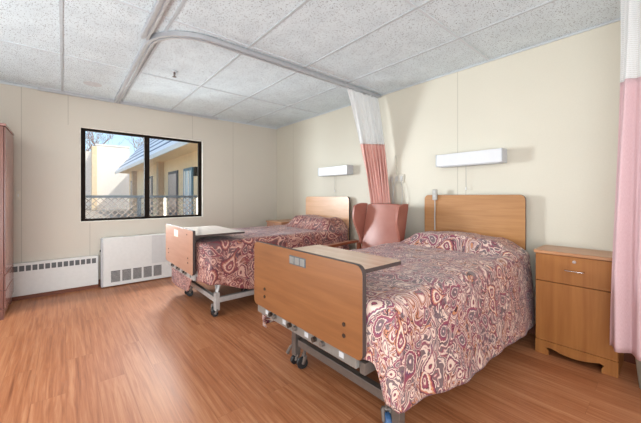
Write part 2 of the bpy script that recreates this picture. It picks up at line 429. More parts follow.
# ================================================================== OUTSIDE
gravel = plain('tan_gravel_ground', (196, 180, 160), .9, 0, .2, .08, 6)
struct('ground_outside', bx(-70, -.2, -40, 40, -.1, 0), gravel)
stucco = plain('cream_stucco', (238, 212, 174), .85, 0, .2, .03, 8)
stucco_w = plain('white_stucco', (246, 236, 224), .85, 0, .2, .02, 8)
stucco_shade = plain('shaded_stucco', (190, 166, 142), .85, 0, .2, .03, 8)  # browner stucco tone paints in the shaded side of the columns
def roof_mat():
    t = NT('striped_metal_roof', .5, 0, .4); uv = t.coord('Object'); sep = t.n('ShaderNodeSeparateXYZ'); t.l(uv, sep.inputs[0])
    s = t.math('FRACT', t.math('MULTIPLY', sep.outputs[2], 2.3))
    return t.base(t.mix(t.math('GREATER_THAN', s, .72), hexc(250, 250, 250), hexc(70, 92, 116)))
M['roof'] = roof_mat()
wing = thing('building_wing', 'cream building wing with striped metal roof and deep eave seen through the window', 'building', (-12, 1, 0))
def rel(bm, o):
    bmesh.ops.translate(bm, verts=bm.verts, vec=-o.location); return bm
def part(name, bm, mat, root, **k): return obj(name, rel(bm, root), mat, root, **k)
part('wall', bx(-23.5, -.6, .95, 3.2, 0, 2.96), stucco, wing)
part('soffit', bx(-23.5, -.6, .0, 3.2, 2.96, 3.0), stucco, wing)
part('fascia', bx(-23.5, -.6, -.03, .02, 2.86, 3.04), M['jamb'], wing)
part('roof', prism(B(), [(-.03, 3.04), (2.6, 6.4), (5.2, 3.04)], 'x', -23.5, -.6), M['roof'], wing)
for x in (-12.7, -20.4):
    part('column', bx(x-.2, x+.2, .68, .95, 0, 2.96), stucco_shade, wing)
dwin = plain('dark_door_glass', (70, 74, 86), .2)
bluef = plain('blue_door_frame', (70, 110, 130), .5)
for x0, x1, mt, ft in ((-11.5, -9.9, dwin, M['slot']), (-9.0, -7.8, plain('pale_door_glass', (170, 190, 200), .15), bluef), (-16.3, -15.1, dwin, M['slot']), (-22.6, -21.7, dwin, M['slot'])):
    d = part('door', bx(x0, x1, .90, .949, .1, 2.35), ft, wing)
    obj('door_pane', rel(bx(x0+.12, x1-.12, .885, .899, .3, 2.22), wing), mt, d)
for x in (-8.7, -8.2):
    part('door_bar', bx(x-.025, x+.025, .86, .884, .3, 2.22), M['jamb'], wing)
part('wall_lamp', bx(-7.3, -7.1, .78, .95, 1.95, 2.3), M['bronze'], wing, bevel=.02)
blk = thing('stucco_block', 'tall pale stucco block of the building beyond the railing', 'building', (-28, 0, 0))
# scaled from sight lines at x=-26
part('tower', bx(-32, -26, -1.02, 1.30, 0, 5.35), stucco_w, blk)
part('coping', bx(-32.05, -25.95, -1.07, 1.35, 5.35, 5.47), M['jamb'], blk)
part('side_wall', bx(-34, -29, -5.5, -1.02, 0, 5.15), stucco_w, blk)
part('pilaster', bx(-26.4, -25.6, -1.32, -1.0, 0, 5.2), stucco, blk)
# railing
rail = thing('balcony_railing', 'blue grey balcony railing with diamond mesh outside the window', 'railing', (-1.8, -1.2, .0))
railm = plain('blue_grey_rail_paint', (22, 30, 38), .6, 0, .3)
bm = B(); box(bm, -1.83, -1.78, -3.0, .9, 1.14, 1.185); part('top_rail', bm, railm, rail)
part('bottom_rail', bx(-1.82, -1.785, -3.0, .9, .68, .71), railm, rail)
for y in (-2.95, -1.95, -.30, .86): part('post', bx(-1.835, -1.775, y-.03, y+.03, 0, 1.14), railm, rail)
for y in (-1.50, -.86): part('baluster', bx(-1.82, -1.79, y-.018, y+.018, 0, 1.14), M['jamb'], rail)
bm = B(); h = .43; st = .11
y = -3.0 - h
while y < .9:
    for s in (1, -1):
        ya, yb = (y, y+h) if s == 1 else (y+h, y); za, zb = .71, 1.14
        # clip
        pts = []
        for k in range(2):
            pass
        lo, hi = max(0, ((-3.0-ya)/(yb-ya)) if yb > ya else ((.9-ya)/(yb-ya))), min(1, ((.9-ya)/(yb-ya)) if yb > ya else ((-3.0-ya)/(yb-ya)))
        if hi > lo + .02:
            tube(bm, [(-1.8+.004*s, ya+(yb-ya)*lo, za+(zb-za)*lo), (-1.8+.004*s, ya+(yb-ya)*hi, za+(zb-za)*hi)], .006, 4)
    y += st
part('diamond_mesh', bm, plain('tan_mesh_wire', (84, 72, 62), .6), rail)
# bare trees behind
bark = plain('grey_brown_bark', (150, 128, 120), .9, 0, .2, .08, 3)
def tree(loc, h, seed, label):
    rnd = random.Random(seed); bm = B()
    def br(p, d, L, r, dep):
        pts = [p]; q = p.copy(); dd = d.copy()
        for _ in range(3):
            dd = (dd + Vector((rnd.uniform(-.18, .18), rnd.uniform(-.18, .18), rnd.uniform(-.05, .12)))).normalized()
            q = q + dd*L/3; pts.append(q.copy())
        tube(bm, pts, [r*1.4, r*1.25, r*1.1, r*.95], 5 if dep < 2 else 3, cap=False)
        if dep < 5:
            for _ in range(3 if dep < 4 else 4):
                nd = (dd + Vector((rnd.uniform(-.8, .8), rnd.uniform(-.8, .8), rnd.uniform(-.1, .6)))).normalized()
                br(pts[rnd.choice((2, 3, 3))], nd, L*rnd.uniform(.6, .8), r*.52, dep+1)
    br(Vector((0, 0, 0)), Vector((0, 0, 1)), h*.34, h*.018, 0)
    o = obj('bare_tree', bm, bark); o.location = loc
    tag(o, label, 'tree', 'bare trees beyond the outside building')
for i, (x, y, h, lab) in enumerate(((-44, -3.5, 12, 'leafless tree leftmost in the window view, above the low pale wall'), (-56, 1.5, 13.5, 'leafless tree rising behind the left part of the pale stucco tower'),
        (-44, 5.0, 12, 'leafless tree rising behind the right edge of the pale stucco tower'), (-56, 10.5, 14, 'leafless tree above the far end of the striped metal roof'), (-44, 13.5, 12.5, 'leafless tree rightmost in the window view, over the striped roof'))):
    tree((x, y, 0), h, 11+i, lab)

# ================================================================== HEATERS
hs = thing('baseboard_heater', 'low white baseboard heater with a row of small square vents', 'heater', (.035, -3.4, 0))
part('casing', bx(.013, .07, -4.3, -2.712, .045, .415), M['heater'], hs, bevel=.006)
part('toe_strip', bx(.013, .062, -4.3, -2.715, 0, .0445), M['base'], hs)
bm = B(); y = -2.758
while y > -4.2:
    box(bm, .0695, .0712, y-.021, y+.021, .322, .384); y -= .0545
part('vent_grille', bm, M['slot'], hs)
hb = thing('convector_heater', 'large white cabinet convector heater with five square grilles under the window', 'heater', (.075, -2.1, 0))
part('casing', bx(.013, .15, -2.67, -1.42, .012, .635), M['heater'], hb, bevel=.008)
part('end_cap', bx(.013, .146, -2.688, -2.671, .012, .628), M['ltside'], hb, bevel=.004)
part('access_panel', bx(.1505, .153, -2.12, -1.44, .24, .63), plain('greyer_enamel', (204, 206, 206), .4, 0, .5, .01), hb)
for k in range(5):
    y0 = -2.588 + k*.1225
    bm = B(); box(bm, .1502, .1512, y0, y0+.1, .062, .206)
    for j in range(9): box(bm, .1512, .1528, y0, y0+.1, .07+j*.0148, .0745+j*.0148, 1)
    part('grille', bm, [M['slot'], M['metal_l']], hb)
part('knob', tube(B(), [(.08, -2.689, .47), (.08, -2.70, .47)], .012, 10), M['black'], hb)

# ================================================================== WALL SWITCH, WALL LIGHTS, CALL PANEL
sw = thing('light_switch', 'small white switch plate on the window wall by the wardrobe', 'switch', (.003, -3.44, 1.18))
part('plate', bx(.001, .008, -3.462, -3.428, 1.13, 1.23), M['beige'], sw, bevel=.002)
part('toggle', bx(.008, .016, -3.449, -3.441, 1.165, 1.195), M['white'], sw, bevel=.002)
def wall_light(x0, x1, label):
    r = thing('wall_light', label, 'light', ((x0+x1)/2, -.06, 1.47), 'wall lights over the headboards')
    part('housing', bx(x0+.006, x1-.006, -.122, -.001, 1.474, 1.596), M['white'], r, bevel=.006)
    part('end_cap', bx(x0, x0+.0055, -.124, -.001, 1.472, 1.598), M['ltside'], r, bevel=.002)
    part('end_cap', bx(x1-.0055, x1, -.124, -.001, 1.472, 1.598), M['ltside'], r, bevel=.002)
    part('lens', bx(x0+.03, x1-.03, -.11, -.02, 1.468, 1.4735), M['ltside'], r)
    bm = B(); tube(bm, [(x0+.27, -.03, 1.47), (x0+.27, -.028, 1.26)], .0022, 6)
    part('pull_cord', bm, M['cord'], r)
    part('cord_knob', tube(B(), [(x0+.27, -.028, 1.26), (x0+.27, -.028, 1.235)], .006, 8), M['white'], r)
wall_light(3.245, 3.868, 'white box wall light above the near bed headboard')
wall_light(1.348, 1.966, 'white box wall light above the far bed headboard')
cp = thing('call_panel', 'small beige nurse call plate with dangling cords beside the far curtain', 'wall panel', (2.7, 0, 1.36))
beige = plain('beige_plate', (204, 198, 184), .5)
part('plate', bx(2.585, 2.79, -.012, -.001, 1.33, 1.43), beige, cp, bevel=.003)
for x in (2.62, 2.69, 2.755): part('socket', bx(x-.018, x+.018, -.02, -.0125, 1.352, 1.408), M['cord'], cp, bevel=.002)
part('conduit', bx(2.66, 2.68, -.014, -.001, 1.4305, 1.66), beige, cp)
for (x, dx, zb) in ((2.62, .05, .95), (2.69, -.03, .92), (2.755, .04, .9)):
    pts = [(x + dx*math.sin(k/10*PI*1.2), -.024-.03*math.sin(k/10*PI), 1.37+(zb-1.37)*k/10) for k in range(11)]
    part('cord', tube(B(), pts, .004, 6), M['cord'], cp)

# ================================================================== CURTAIN TRACKS, SPRINKLER, CEILING DISC
def track(pts, label):
    bm = B(); pts = [Vector((x, y, 0)) for x, y in pts]; prof = [(-.026, ZC-.001), (.026, ZC-.001), (.026, ZC-.036), (.008, ZC-.036), (.008, ZC-.024), (-.008, ZC-.024), (-.008, ZC-.036), (-.026, ZC-.036)]
    rings = []
    for i, p in enumerate(pts):
        t = (pts[min(i+1, len(pts)-1)] - pts[max(i-1, 0)]).normalized(); nrm = Vector((-t.y, t.x, 0))
        rings.append([bm.verts.new(p + nrm*a + Vector((0, 0, z))) for a, z in prof])
    for i in range(len(rings)-1):
        for k in range(len(prof)): bm.faces.new((rings[i][k], rings[i][(k+1) % len(prof)], rings[i+1][(k+1) % len(prof)], rings[i+1][k]))
    bm.faces.new(rings[0]); bm.faces.new(rings[-1])
    return tag(obj('curtain_track', bm, M['alu']), label, 'curtain track')
def arc(cx, cy, r, a0, a1, n=14): return [(cx + r*math.cos(math.radians(a0+(a1-a0)*k/n)), cy + r*math.sin(math.radians(a0+(a1-a0)*k/n))) for k in range(n+1)]
R_ = .38
track([(2.437, -.03)] + arc(2.437-R_, -2.52+R_, R_, 0, -90) + [(.06, -2.52)], 'ceiling curtain track curving from the far curtain towards the window wall')
track([(2.15, -2.565)] + [(2.3, -2.565), (4.42, -2.565)] + arc(4.86-.3, -2.565+.3, .3, -90, 0) + [(4.86, -.03)], 'straight ceiling curtain track at the top edge, leading to the near curtain')
sp = thing('sprinkler_head', 'small chrome sprinkler head on a ceiling tile', 'sprinkler', (1.544, -2.19, ZC))
part('escutcheon', tube(B(), [(1.544, -2.19, ZC+.004), (1.544, -2.19, ZC-.006)], .03, 16), M['tbar'], sp)
bm = B(); tube(bm, [(1.544, -2.19, ZC-.006), (1.544, -2.19, ZC-.028)], .01, 10)
tube(bm, [(1.526, -2.19, ZC-.022), (1.524, -2.19, ZC-.04), (1.544, -2.19, ZC-.05), (1.564, -2.19, ZC-.04), (1.562, -2.19, ZC-.022)], .0035, 6)
part('nozzle', bm, M['metal'], sp)
part('deflector', tube(B(), [(1.544, -2.19, ZC-.05), (1.544, -2.19, ZC-.053)], .02, 12), M['metal'], sp)
cd = tag(obj('ceiling_cover_disc', tube(B(), [(.569, -2.80, ZC+.008), (.569, -2.80, ZC+.001)], .085, 28), plain('grey_disc_paint', (196, 197, 200), .6)), 'faint round grey cover disc on the ceiling near the window wall', 'ceiling cover')

# ================================================================== CURTAINS
def curtain(name, label, top, bot, z0, z1, zs, folds, amp, mats, W, pinch=None, hemwave=.0, nseg=150):
    """top/bot: (x,y)->(x,y) lines; zs: mesh boundary height; W cloth width for UV"""
    root = thing(name, label, 'curtain', (bot[0][0], bot[0][1], z0), 'rose privacy curtains')
    def P(s, t):   # t=0 top
        z = z1 + (z0 - z1)*t
        e = t*t*(3-2*t) if pinch is None else pinch(t)
        a = Vector(top[0]).lerp(Vector(bot[0]), e); b = Vector(top[1]).lerp(Vector(bot[1]), e)
        p = a.lerp(b, s + .012*math.sin(s*23+t*3)); d = (b-a).normalized(); nr = Vector((-d.y, d.x))
        ph = s*folds*2*PI + .8*math.sin(t*2.3+s*4)
        A = amp*(.55+.45*math.sin(s*9+1.3)*.6+.2)*(.6+.6*t)
        off = A*(math.sin(ph)+.25*math.sin(2*ph+1)); sh = .35*amp*math.cos(ph*1.0)
        q = p + nr*off + d*sh*.3
        return Vector((q.x, q.y, z + hemwave*math.sin(s*5+1)*t))
    tz = (z1 - zs)/(z1 - z0)
    for nm, ta, tb, mt in (('mesh_panel', 0, tz, mats[0]), ('fabric_panel', tz, 1, mats[1])):
        bm = B(); uvl = bm.loops.layers.uv.new('UVMap'); nt = 40; g = []
        for j in range(nt+1):
            t = ta + (tb-ta)*j/nt; g.append([bm.verts.new(P(i/nseg, t)) for i in range(nseg+1)])
        for j in range(nt):
            for i in range(nseg):
                f = bm.faces.new((g[j][i], g[j][i+1], g[j+1][i+1], g[j+1][i]))
                for lp, (ii, jj) in zip(f.loops, ((i, j), (i+1, j), (i+1, j+1), (i, j+1))):
                    lp[uvl].uv = (ii/nseg*W, (ta+(tb-ta)*jj/nt)*(z1-z0))
        bmesh.ops.translate(bm, verts=bm.verts, vec=-root.location)
        o = obj(nm, bm, mt, root, smooth=True)
        so = o.modifiers.new('thickness', 'SOLIDIFY'); so.thickness = .0015
    for k in range(9):
        p = P((k+.5)/9, 0); bm = B()
        box(bm, p.x-.005, p.x+.005, p.y-.005, p.y+.005, z1-.008, z1+.0115)
        bmesh.ops.translate(bm, verts=bm.verts, vec=-root.location); obj('hook', bm, M['white'], root)
    return root
curtain('privacy_curtain', 'coral privacy curtain with white mesh top gathered behind the leather armchair', ((2.437, -.60), (2.437, -.06)), ((2.36, -.09), (2.67, -.10)), .42, 2.392, 1.80, 8, .028, (M['mesh'], M['coral']), 1.6,
        pinch=lambda t: min(1, (t/.66))**.85)
curtain('privacy_curtain', 'rose pink privacy curtain with white mesh top hanging by the near nightstand', ((4.632, -.49), (5.02, -.62)), ((4.575, -.49), (4.99, -.62)), .235, 2.392, 1.86, 5, .034, (M['mesh'], M['pink']), 1.6, hemwave=.012)

# ================================================================== NIGHTSTANDS
def nightstand(x0, x1, yf, h, label, mt, top_m, ytop=-.345):
    r = thing('nightstand', label, 'nightstand', ((x0+x1)/2, -.2, 0), 'nightstands against the headboard wall')
    yb = -.015; d0 = h-.023
    bm = B(); box(bm, x0, x1, yf+.02, yb, .10, d0-.001); part('carcass', bm, mt, r, bevel=.002)
    # plinth with shaped apron cut-out on the front
    W = x1-x0; poly = [(x0, .10), (x0, 0), (x0+.08, 0), (x0+.08, .028), (x0+.066, .05), (x0+.09, .058)]
    for k in range(1, 12):
        u = k/12; poly.append((x0+.09+(W-.18)*u, .058 - .026*math.sin(PI*u)+.0))
    poly += [(x1-.09, .058), (x1-.066, .05), (x1-.08, .028), (x1-.08, 0), (x1, 0), (x1, .10)]
    part('apron', prism(B(), poly, 'y', yf, yf+.02), mt, r)
    part('side_plinth', bx(x0, x0+.018, yf+.021, yb, 0, .0995), mt, r); part('side_plinth', bx(x1-.018, x1, yf+.021, yb, 0, .0995), mt, r)
    part('back_plinth', bx(x0+.0185, x1-.0185, yb-.015, yb, 0, .0995), M['dark'], r)
    part('top', prism(B(), rrect(x0-.012, x1+.012, ytop, yb, .004, .004, .02, .02), 'z', d0, h), top_m, r, bevel=.006)
    pw = .003
    dr = part('drawer', bx(x0+.002, x1-.002, yf, yf+.0195, .548, d0-.004), mt, r, bevel=.0015)
    do = part('door', bx(x0+.002, x1-.002, yf, yf+.0195, .103, .542), mt, r, bevel=.0015)
    bm = B(); cx = (x0+x1)/2+.005; zc = .648
    tube(bm, [(cx-.052, yf, zc), (cx-.052, yf-.022, zc), (cx-.046, yf-.027, zc), (cx+.046, yf-.027, zc), (cx+.052, yf-.022, zc), (cx+.052, yf, zc)], .0032, 8)
    obj('handle', rel(bm, r), M['chrome'], dr, smooth=True)
    obj('lock', rel(tube(B(), [(cx, yf, .712), (cx, yf-.006, .712)], .011, 14), r), M['chrome'], dr)
    return r
nightstand(4.165, 4.614, -.33, .772, 'honey oak nightstand with one drawer and a door right of the near bed', M['oak_ns'], M['oak_ns_top'])
nightstand(.42, .87, -.46, .765, 'low honey nightstand in the back corner left of the far bed', M['oak_pink'], M['oak_ns_top'], ytop=-.48)

# ================================================================== BEDS
def caster(root, x, y, zt, ang=0, tyre=None, s=1.0):
    """swivel caster, named parts under the bed"""
    r = .045*s; ca, sa = math.cos(ang), math.sin(ang)
    wx, wy = x - .018*ca, y - .018*sa
    bm = B(); tube(bm, [(x, y, zt), (x, y, 2*r+.012)], .011, 8)
    nx, ny = -sa, ca
    for q in (-1, 1):
        a = Vector((x+nx*.019*q, y+ny*.019*q, 2*r+.012)); b = Vector((wx+nx*.019*q, wy+ny*.019*q, r))
        tube(bm, [a, b], [.014, .010], 6)
    tube(bm, [(x-nx*.026, y-ny*.026, 2*r+.01), (x+nx*.026, y+ny*.026, 2*r+.01)], .012, 8)
    c = part('caster', bm, M['metal'], root)
    bm = B(); n = 22
    prof = [(-.014, r*.8), (-.014, r*.93), (-.009, r), (.009, r), (.014, r*.93), (.014, r*.8)]
    rings = []
    for k in range(n):
        t = 2*PI*k/n; rings.append([bm.verts.new((wx + nx*o + ca*rr*math.cos(t), wy + ny*o + sa*rr*math.cos(t), r + rr*math.sin(t))) for o, rr in prof])
    for k in range(n):
        for j in range(len(prof)-1):
            bm.faces.new((rings[k][j], rings[k][j+1], rings[(k+1) % n][j+1], rings[(k+1) % n][j]))
    bm.faces.new([rg[0] for rg in rings]); bm.faces.new([rg[-1] for rg in rings])
    obj('wheel', rel(bm, root), tyre or M['black'], c, smooth=False)

def bed(x0, x1, yf, fz0, fz1, head_top, labels, foot_m, head_m, metal, top_m, shelf, ybar, near):
    cx = (x0+x1)/2
    r = thing('hospital_bed', labels[0], 'bed', (cx, (yf)/2, 0), 'wood ended hospital beds')
    # headboard & footboard
    def board(name, ya, yb, z0, z1, mt, rt, rb):
        bm = B(); poly = rrect(x0, x1, z0, z1, rt, rt, rb, rb)
        A = [bm.verts.new((u, ya, v)) for u, v in poly]; C_ = [bm.verts.new((u, yb, v)) for u, v in poly]
        f = bm.faces.new(A); f.material_index = 0; f = bm.faces.new(C_); f.material_index = 0
        n = len(poly)
        for i in range(n):
            f = bm.faces.new((A[i], A[(i+1) % n], C_[(i+1) % n], C_[i])); f.material_index = 1
        return part(name, bm, [mt, M['edge']], r, bevel=.002)
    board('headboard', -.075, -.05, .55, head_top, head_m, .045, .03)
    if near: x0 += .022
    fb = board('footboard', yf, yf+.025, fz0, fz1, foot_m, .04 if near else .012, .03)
    if near: x0 -= .022
    if near:
        for dx, dz in ((.155, .612), (.155, .566), (.832, .618), (.832, .569)):
            obj('bolt_cap', rel(tube(B(), [(x0+dx, yf, dz), (x0+dx, yf-.004, dz)], .009, 10), r), M['bolt'], fb)
        bm = B(); box(bm, 3.512, 3.652, yf-.003, yf, .812, .858)
        obj('badge_plate', rel(bm, r), M['slot'], fb)
        for k in range(3): obj('badge', rel(bx(3.517+k*.046, 3.553+k*.046, yf-.006, yf-.003, .817, .853), r), M['bar_n'], fb, bevel=.002)
    else:
        for dx, dz in ((.13, .575), (.13, .53), (.83, .575), (.83, .53), (.8, .80)):
            obj('bolt_cap', rel(tube(B(), [(x0+dx, yf, dz), (x0+dx, yf-.004, dz)], .007, 8), r), M['bolt'], fb)
        obj('sticker', rel(bx(x0+.36, x0+.50, yf-.002, yf-.0003, .745, .815), r), M['sticker'], fb)
    # flat board reaching over the foot of the mattress
    (sx0, sx1, sy1, sz) = shelf
    bm = B(); poly = rrect(sx0, sx1, yf+.026, sy1, .02, .02, .004, .004)
    A = [bm.verts.new((u, v, sz-.018)) for u, v in poly]; C_ = [bm.verts.new((u, v, sz)) for u, v in poly]
    f = bm.faces.new(A); f.material_index = 1; f = bm.faces.new(C_)
    for i in range(len(poly)):
        f = bm.faces.new((A[i], A[(i+1) % len(poly)], C_[(i+1) % len(poly)], C_[i])); f.material_index = 1
    part('foot_shelf', bm, [top_m, M['edge']], r)
    for x in (sx0+.1, sx1-.1):
        bm = B(); prism(bm, [(yf+.026, sz-.019), (yf+.13, sz-.019), (yf+.026, sz-.08)], 'x', x-.01, x+.01); part('shelf_bracket', bm, M['edge'], r)
    # sprung deck, mattress
    dz = .46
    bm = B()
    for x in (x0+.03, x1-.06): box(bm, x, x+.03, yf+.05, -.09, dz-.05, dz)
    for k in range(9): box(bm, x0+.06, x1-.06, yf+.15+k*.22, yf+.19+k*.22, dz-.03, dz-.01)
    part('mattress_deck', bm, metal, r)
    part('mattress', bx(x0+.03, x1-.03, yf+.09, -.10, dz+.005, .665), M['mattress'], r, bevel=.03)
    # cross channel under the footboard with slots & bolts
    bz0, bz1 = fz0-.062, fz0+.005
    bar = part('foot_bar', bx(x0+.02, x1-.06, yf+.026, yf+.05, bz0, bz1), M['bar_n'] if near else M['metal_l'], r, bevel=.003)
    L = x1-x0-.08
    for i, u in enumerate((.20, .25, .43, .49, .68, .75)): obj('bolt', rel(tube(B(), [(x0+.02+L*u, yf+.026, bz0+.032), (x0+.02+L*u, yf+.008, bz0+.032)], .013, 10), r), M['bolt'] if i % 2 == 0 else M['metal'], bar)
    for u in (.12, .34, .58, .88): obj('slot', rel(bx(x0+.02+L*u, x0+.05+L*u, yf+.0245, yf+.0259, bz0+.015, bz0+.04), r), M['slot'] if not near else M['ltside'], bar)
    # base frame
    zb0, zb1 = .135, .185; xa, xb = (x0+.03, x1-.055) if near else (x0+.09, x1+.0)
    yb = ybar
    bm = B(); box(bm, xa+.04, xb-.04, yb-.02, yb+.02, zb0, zb1); part('cross_tube', bm, metal, r, bevel=.004)
    for x in (xa, xb-.0):
        bm = B(); box(bm, x-.02, x+.02, yb+.021, -.35, zb0, zb1); part('side_rail', bm, metal, r, bevel=.004)
        bm = B(); box(bm, x-.024, x+.024, yb-.026, yb+.02, .06, zb1+.05); part('leg', bm, metal, r, bevel=.004)
        bm = B(); tube(bm, [(x-.0, yb, zb1+.05), (x+(.0 if x > cx else -.0), yb+.05, dz-.06)], .016, 8); part('upright', bm, metal, r)
        bm = B(); tube(bm, [(x+(.06 if x < cx else -.06), yb+.022, zb1), (x+(.2 if x < cx else -.2), yb+.06, dz-.06)], .014, 8); part('brace', bm, metal, r)
    part('cross_tube', bx(xa+.021, xb-.021, -.39, -.351, zb0, zb1), metal, r)
    part('cross_tube', bx(xa+.021, xb-.021, -1.42, -1.38, zb0, zb1), metal, r)
    caster(r, xa, yb, .10, 1.5, s=.62); caster(r, xb, yb, .10, 1.3, s=.62)
    caster(r, xa+.09, yb+.005, zb0, 1.2, s=.85); caster(r, xb-.07, yb-.0, zb0, 2.4, M['tyre_lit'] if near else None, s=.95)
    caster(r, xa+.07, -.37, zb0, .6); caster(r, xb-.07, -.37, zb0, .9)
    caster(r, xb-.42, -1.40, zb0, .3)
    # brake pedals
    for x, s in ((xa, -1), ):
        bm = B(); tube(bm, [(x-.027, yb, .13), (x-.045, yb-.02, .10), (x-.06, yb-.035, .055)], [.010, .010, .013], 8); part('brake_pedal', bm, metal, r)
    # motor under the deck
    part('motor', bx(cx-.12, cx+.12, -1.2, -.9, .24, .36), M['black'], r, bevel=.02)
    return r

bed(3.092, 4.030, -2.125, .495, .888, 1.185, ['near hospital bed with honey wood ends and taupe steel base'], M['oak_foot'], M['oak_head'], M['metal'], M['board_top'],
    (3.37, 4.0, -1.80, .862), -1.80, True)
bed(.985, 1.955, -2.14, .43, .85, 1.165, ['far hospital bed with pinkish wood ends below the window'], M['oak_pink'], wood('pale_peach_laminate', (222, 178, 142), (204, 156, 118), (1.6, 20, 20), .3, .5), M['metal_l'], M['board_glare'],
    (1.15, 1.975, -1.62, .808), -1.91, False)

# bedspread: a top sheet with pillow swell, rounded edge and skirts of varying length
def bedspread(x0, x1, yf, mt, hem, label, ztop, seed, pil, edge_top):
    bm = B(); uvl = bm.loops.layers.uv.new('UVMap')
    cx = (x0+x1)/2; W = (x1-x0)/2; yh = -.085
    rc = .09; per = []           # perimeter points with outward normals
    def seg(a, b, n):
        a = Vector(a); b = Vector(b); d = (b-a).normalized(); nr = Vector((d.y, -d.x))
        for k in range(n): per.append((a.lerp(b, k/n), nr))
    def cor(c, a0):
        n = 9
        for k in range(n):
            a = math.radians(a0 + 90*k/n); v = Vector((math.cos(a), math.sin(a))); per.append((Vector(c)+v*rc, v))
    seg((x1, yf+rc), (x1, yh-rc), 110); cor((x1-rc, yh-rc), 0)
    seg((x1-rc, yh), (x0+rc, yh), 50); cor((x0+rc, yh-rc), 90)
    seg((x0, yh-rc), (x0, yf+rc), 110); cor((x0+rc, yf+rc), 180)
    seg((x0+rc, yf), (x1-rc, yf), 50); cor((x1-rc, yf+rc), 270)
    N = len(per); rings = []; uvs = []
    def topz(x, y):
        z = ztop
        px, a0, a1, hgt = pil
        u = max(0, min(1, (y - px)/.13)); u = u*u*(3-2*u)
        v = max(0, min(1, (yh - y)/.10)); v = v*(2-v)
        sx = max(0, min(1, (x-a0)/.22)); sx = sx*sx*(3-2*sx)
        sx2 = max(0, min(1, (a1-x)/.22)); sx2 = sx2*sx2*(3-2*sx2)
        z += hgt*u*(.55+.45*v)*sx*sx2*(.9+.1*math.sin(x*9+seed))
        z += .012*noise.noise(Vector((x*3.5+seed, y*3.5, 0))) + .005*noise.noise(Vector((x*13, y*13, seed)))
        # tuck in front of the pillow
        z -= .022*math.exp(-((y-px+.0)/.045)**2)*sx*sx2
        return z
    # interior rings
    K = 26
    for k in range(K+1):
        f = k/K; rg = []; uu = []
        for (p, nr) in per:
            c = Vector((cx, max(yf+W, min(yh-W, p.y))))
            q = c.lerp(p, f)
            z = topz(q.x, q.y)
            e = max(0, (f-.93)/.07); z -= .012*e*e
            rg.append(bm.verts.new((q.x, q.y, z))); uu.append((q.x, q.y))
        rings.append(rg); uvs.append(uu)
    zedge = [v.co.z for v in rings[-1]]
    D = 34
    for j in range(1, D+1):
        t = j/D; rg = []; uu = []
        s = 0
        for i, (p, nr) in enumerate(per):
            hz = hem(p, nr) ; drop = (zedge[i]-hz)
            # first a rounded shoulder, then the fall
            side = abs(nr.x)
            head = max(0, nr.y); foot = max(0, -nr.y)
            if t < .14: a = t/.14*PI/2; out = .026*math.sin(a); dz = .026*(1-math.cos(a))*1.6 + drop*.02*t/.14
            else: out = .026 + (t-.14)*.06*side*(1-head); dz = .0416 + drop*.02 + (drop*.98-.0416)*(t-.14)/.86
            s_ = p.y*6.5 if side > .5 else p.x*6
            fold = side*(1-head)*t*t*(.010*math.sin(s_*1.3+seed+1.2*math.sin(p.y*3.1)) + .004*math.sin(s_*4.1+2*seed))
            fold += .008*t*noise.noise(Vector((p.x*5, p.y*5, t*3+seed)))
            out += fold
            out *= 1-.8*foot
            if foot > .3: out = min(out, .008)
            out = max(out, .002*j/D)
            if nr.y > .3: out = min(out, .006)
            z = zedge[i]-dz
            q = p + nr*out
            rg.append(bm.verts.new((q.x, q.y, z))); uq = p + nr*dz; uu.append((uq.x, uq.y))
        rings.append(rg); uvs.append(uu)
    # turned-under hem
    rg = [bm.verts.new((v.co.x-per[i][1].x*.012, v.co.y-per[i][1].y*.012, v.co.z+.004)) for i, v in enumerate(rings[-1])]
    rings.append(rg); uvs.append(uvs[-1])
    for k in range(len(rings)-1):
        for i in range(N):
            j = (i+1) % N
            try: f = bm.faces.new((rings[k][i], rings[k][j], rings[k+1][j], rings[k+1][i]))
            except ValueError: continue
            for lp, (a, b) in zip(f.loops, ((k, i), (k, j), (k+1, j), (k+1, i))): lp[uvl].uv = uvs[a][b]
    bmesh.ops.remove_doubles(bm, verts=bm.verts, dist=.00005)
    o = obj('bedspread', bm, mt, None, smooth=True)
    return tag(o, label, 'bedspread', 'paisley bedspreads')
def sm(a, b, x): t = max(0, min(1, (x-a)/(b-a))); return t*t*(3-2*t)
def hem_near(p, nr):
    if nr.y > .1: return .50 if nr.y > .7 else .2+.3*nr.y
    s = .285 - .10*sm(-2.0, -1.3, p.y) - .03*sm(-1.2, -.2, p.y) + .004*math.sin(p.y*7)
    if nr.y < -.05:
        k = -nr.y
        f = .475 - .11*sm(3.25, 3.1, p.x)
        return s + (f-s)*sm(.25, .85, k)
    return s
bedspread(3.065, 4.058, -2.068, M['quilt_n'], hem_near, 'burgundy and cream paisley bedspread draped over the near bed', .722, 1.0, (-.52, 3.02, 4.09, .115), .7)
def hem_far(p, nr):
    if nr.y > .1: return .50 if nr.y > .7 else .25+.25*nr.y
    s = (.34 if p.x > 1.5 else .2) - (.12 if p.x > 1.5 else 0)*sm(-2.0, -1.5, p.y) + .006*math.sin(p.y*8)
    if nr.y < -.05:
        f = .18 + .20*sm(1.60, 1.80, p.x) + .012*math.sin(p.x*9)
        return s + (f-s)*sm(.25, .85, -nr.y)
    return s
bedspread(.965, 1.985, -2.083, M['quilt_f'], hem_far, 'pinkish paisley bedspread draped over the far bed', .735, 2.3, (-.52, .95, 2.02, .16), .7)

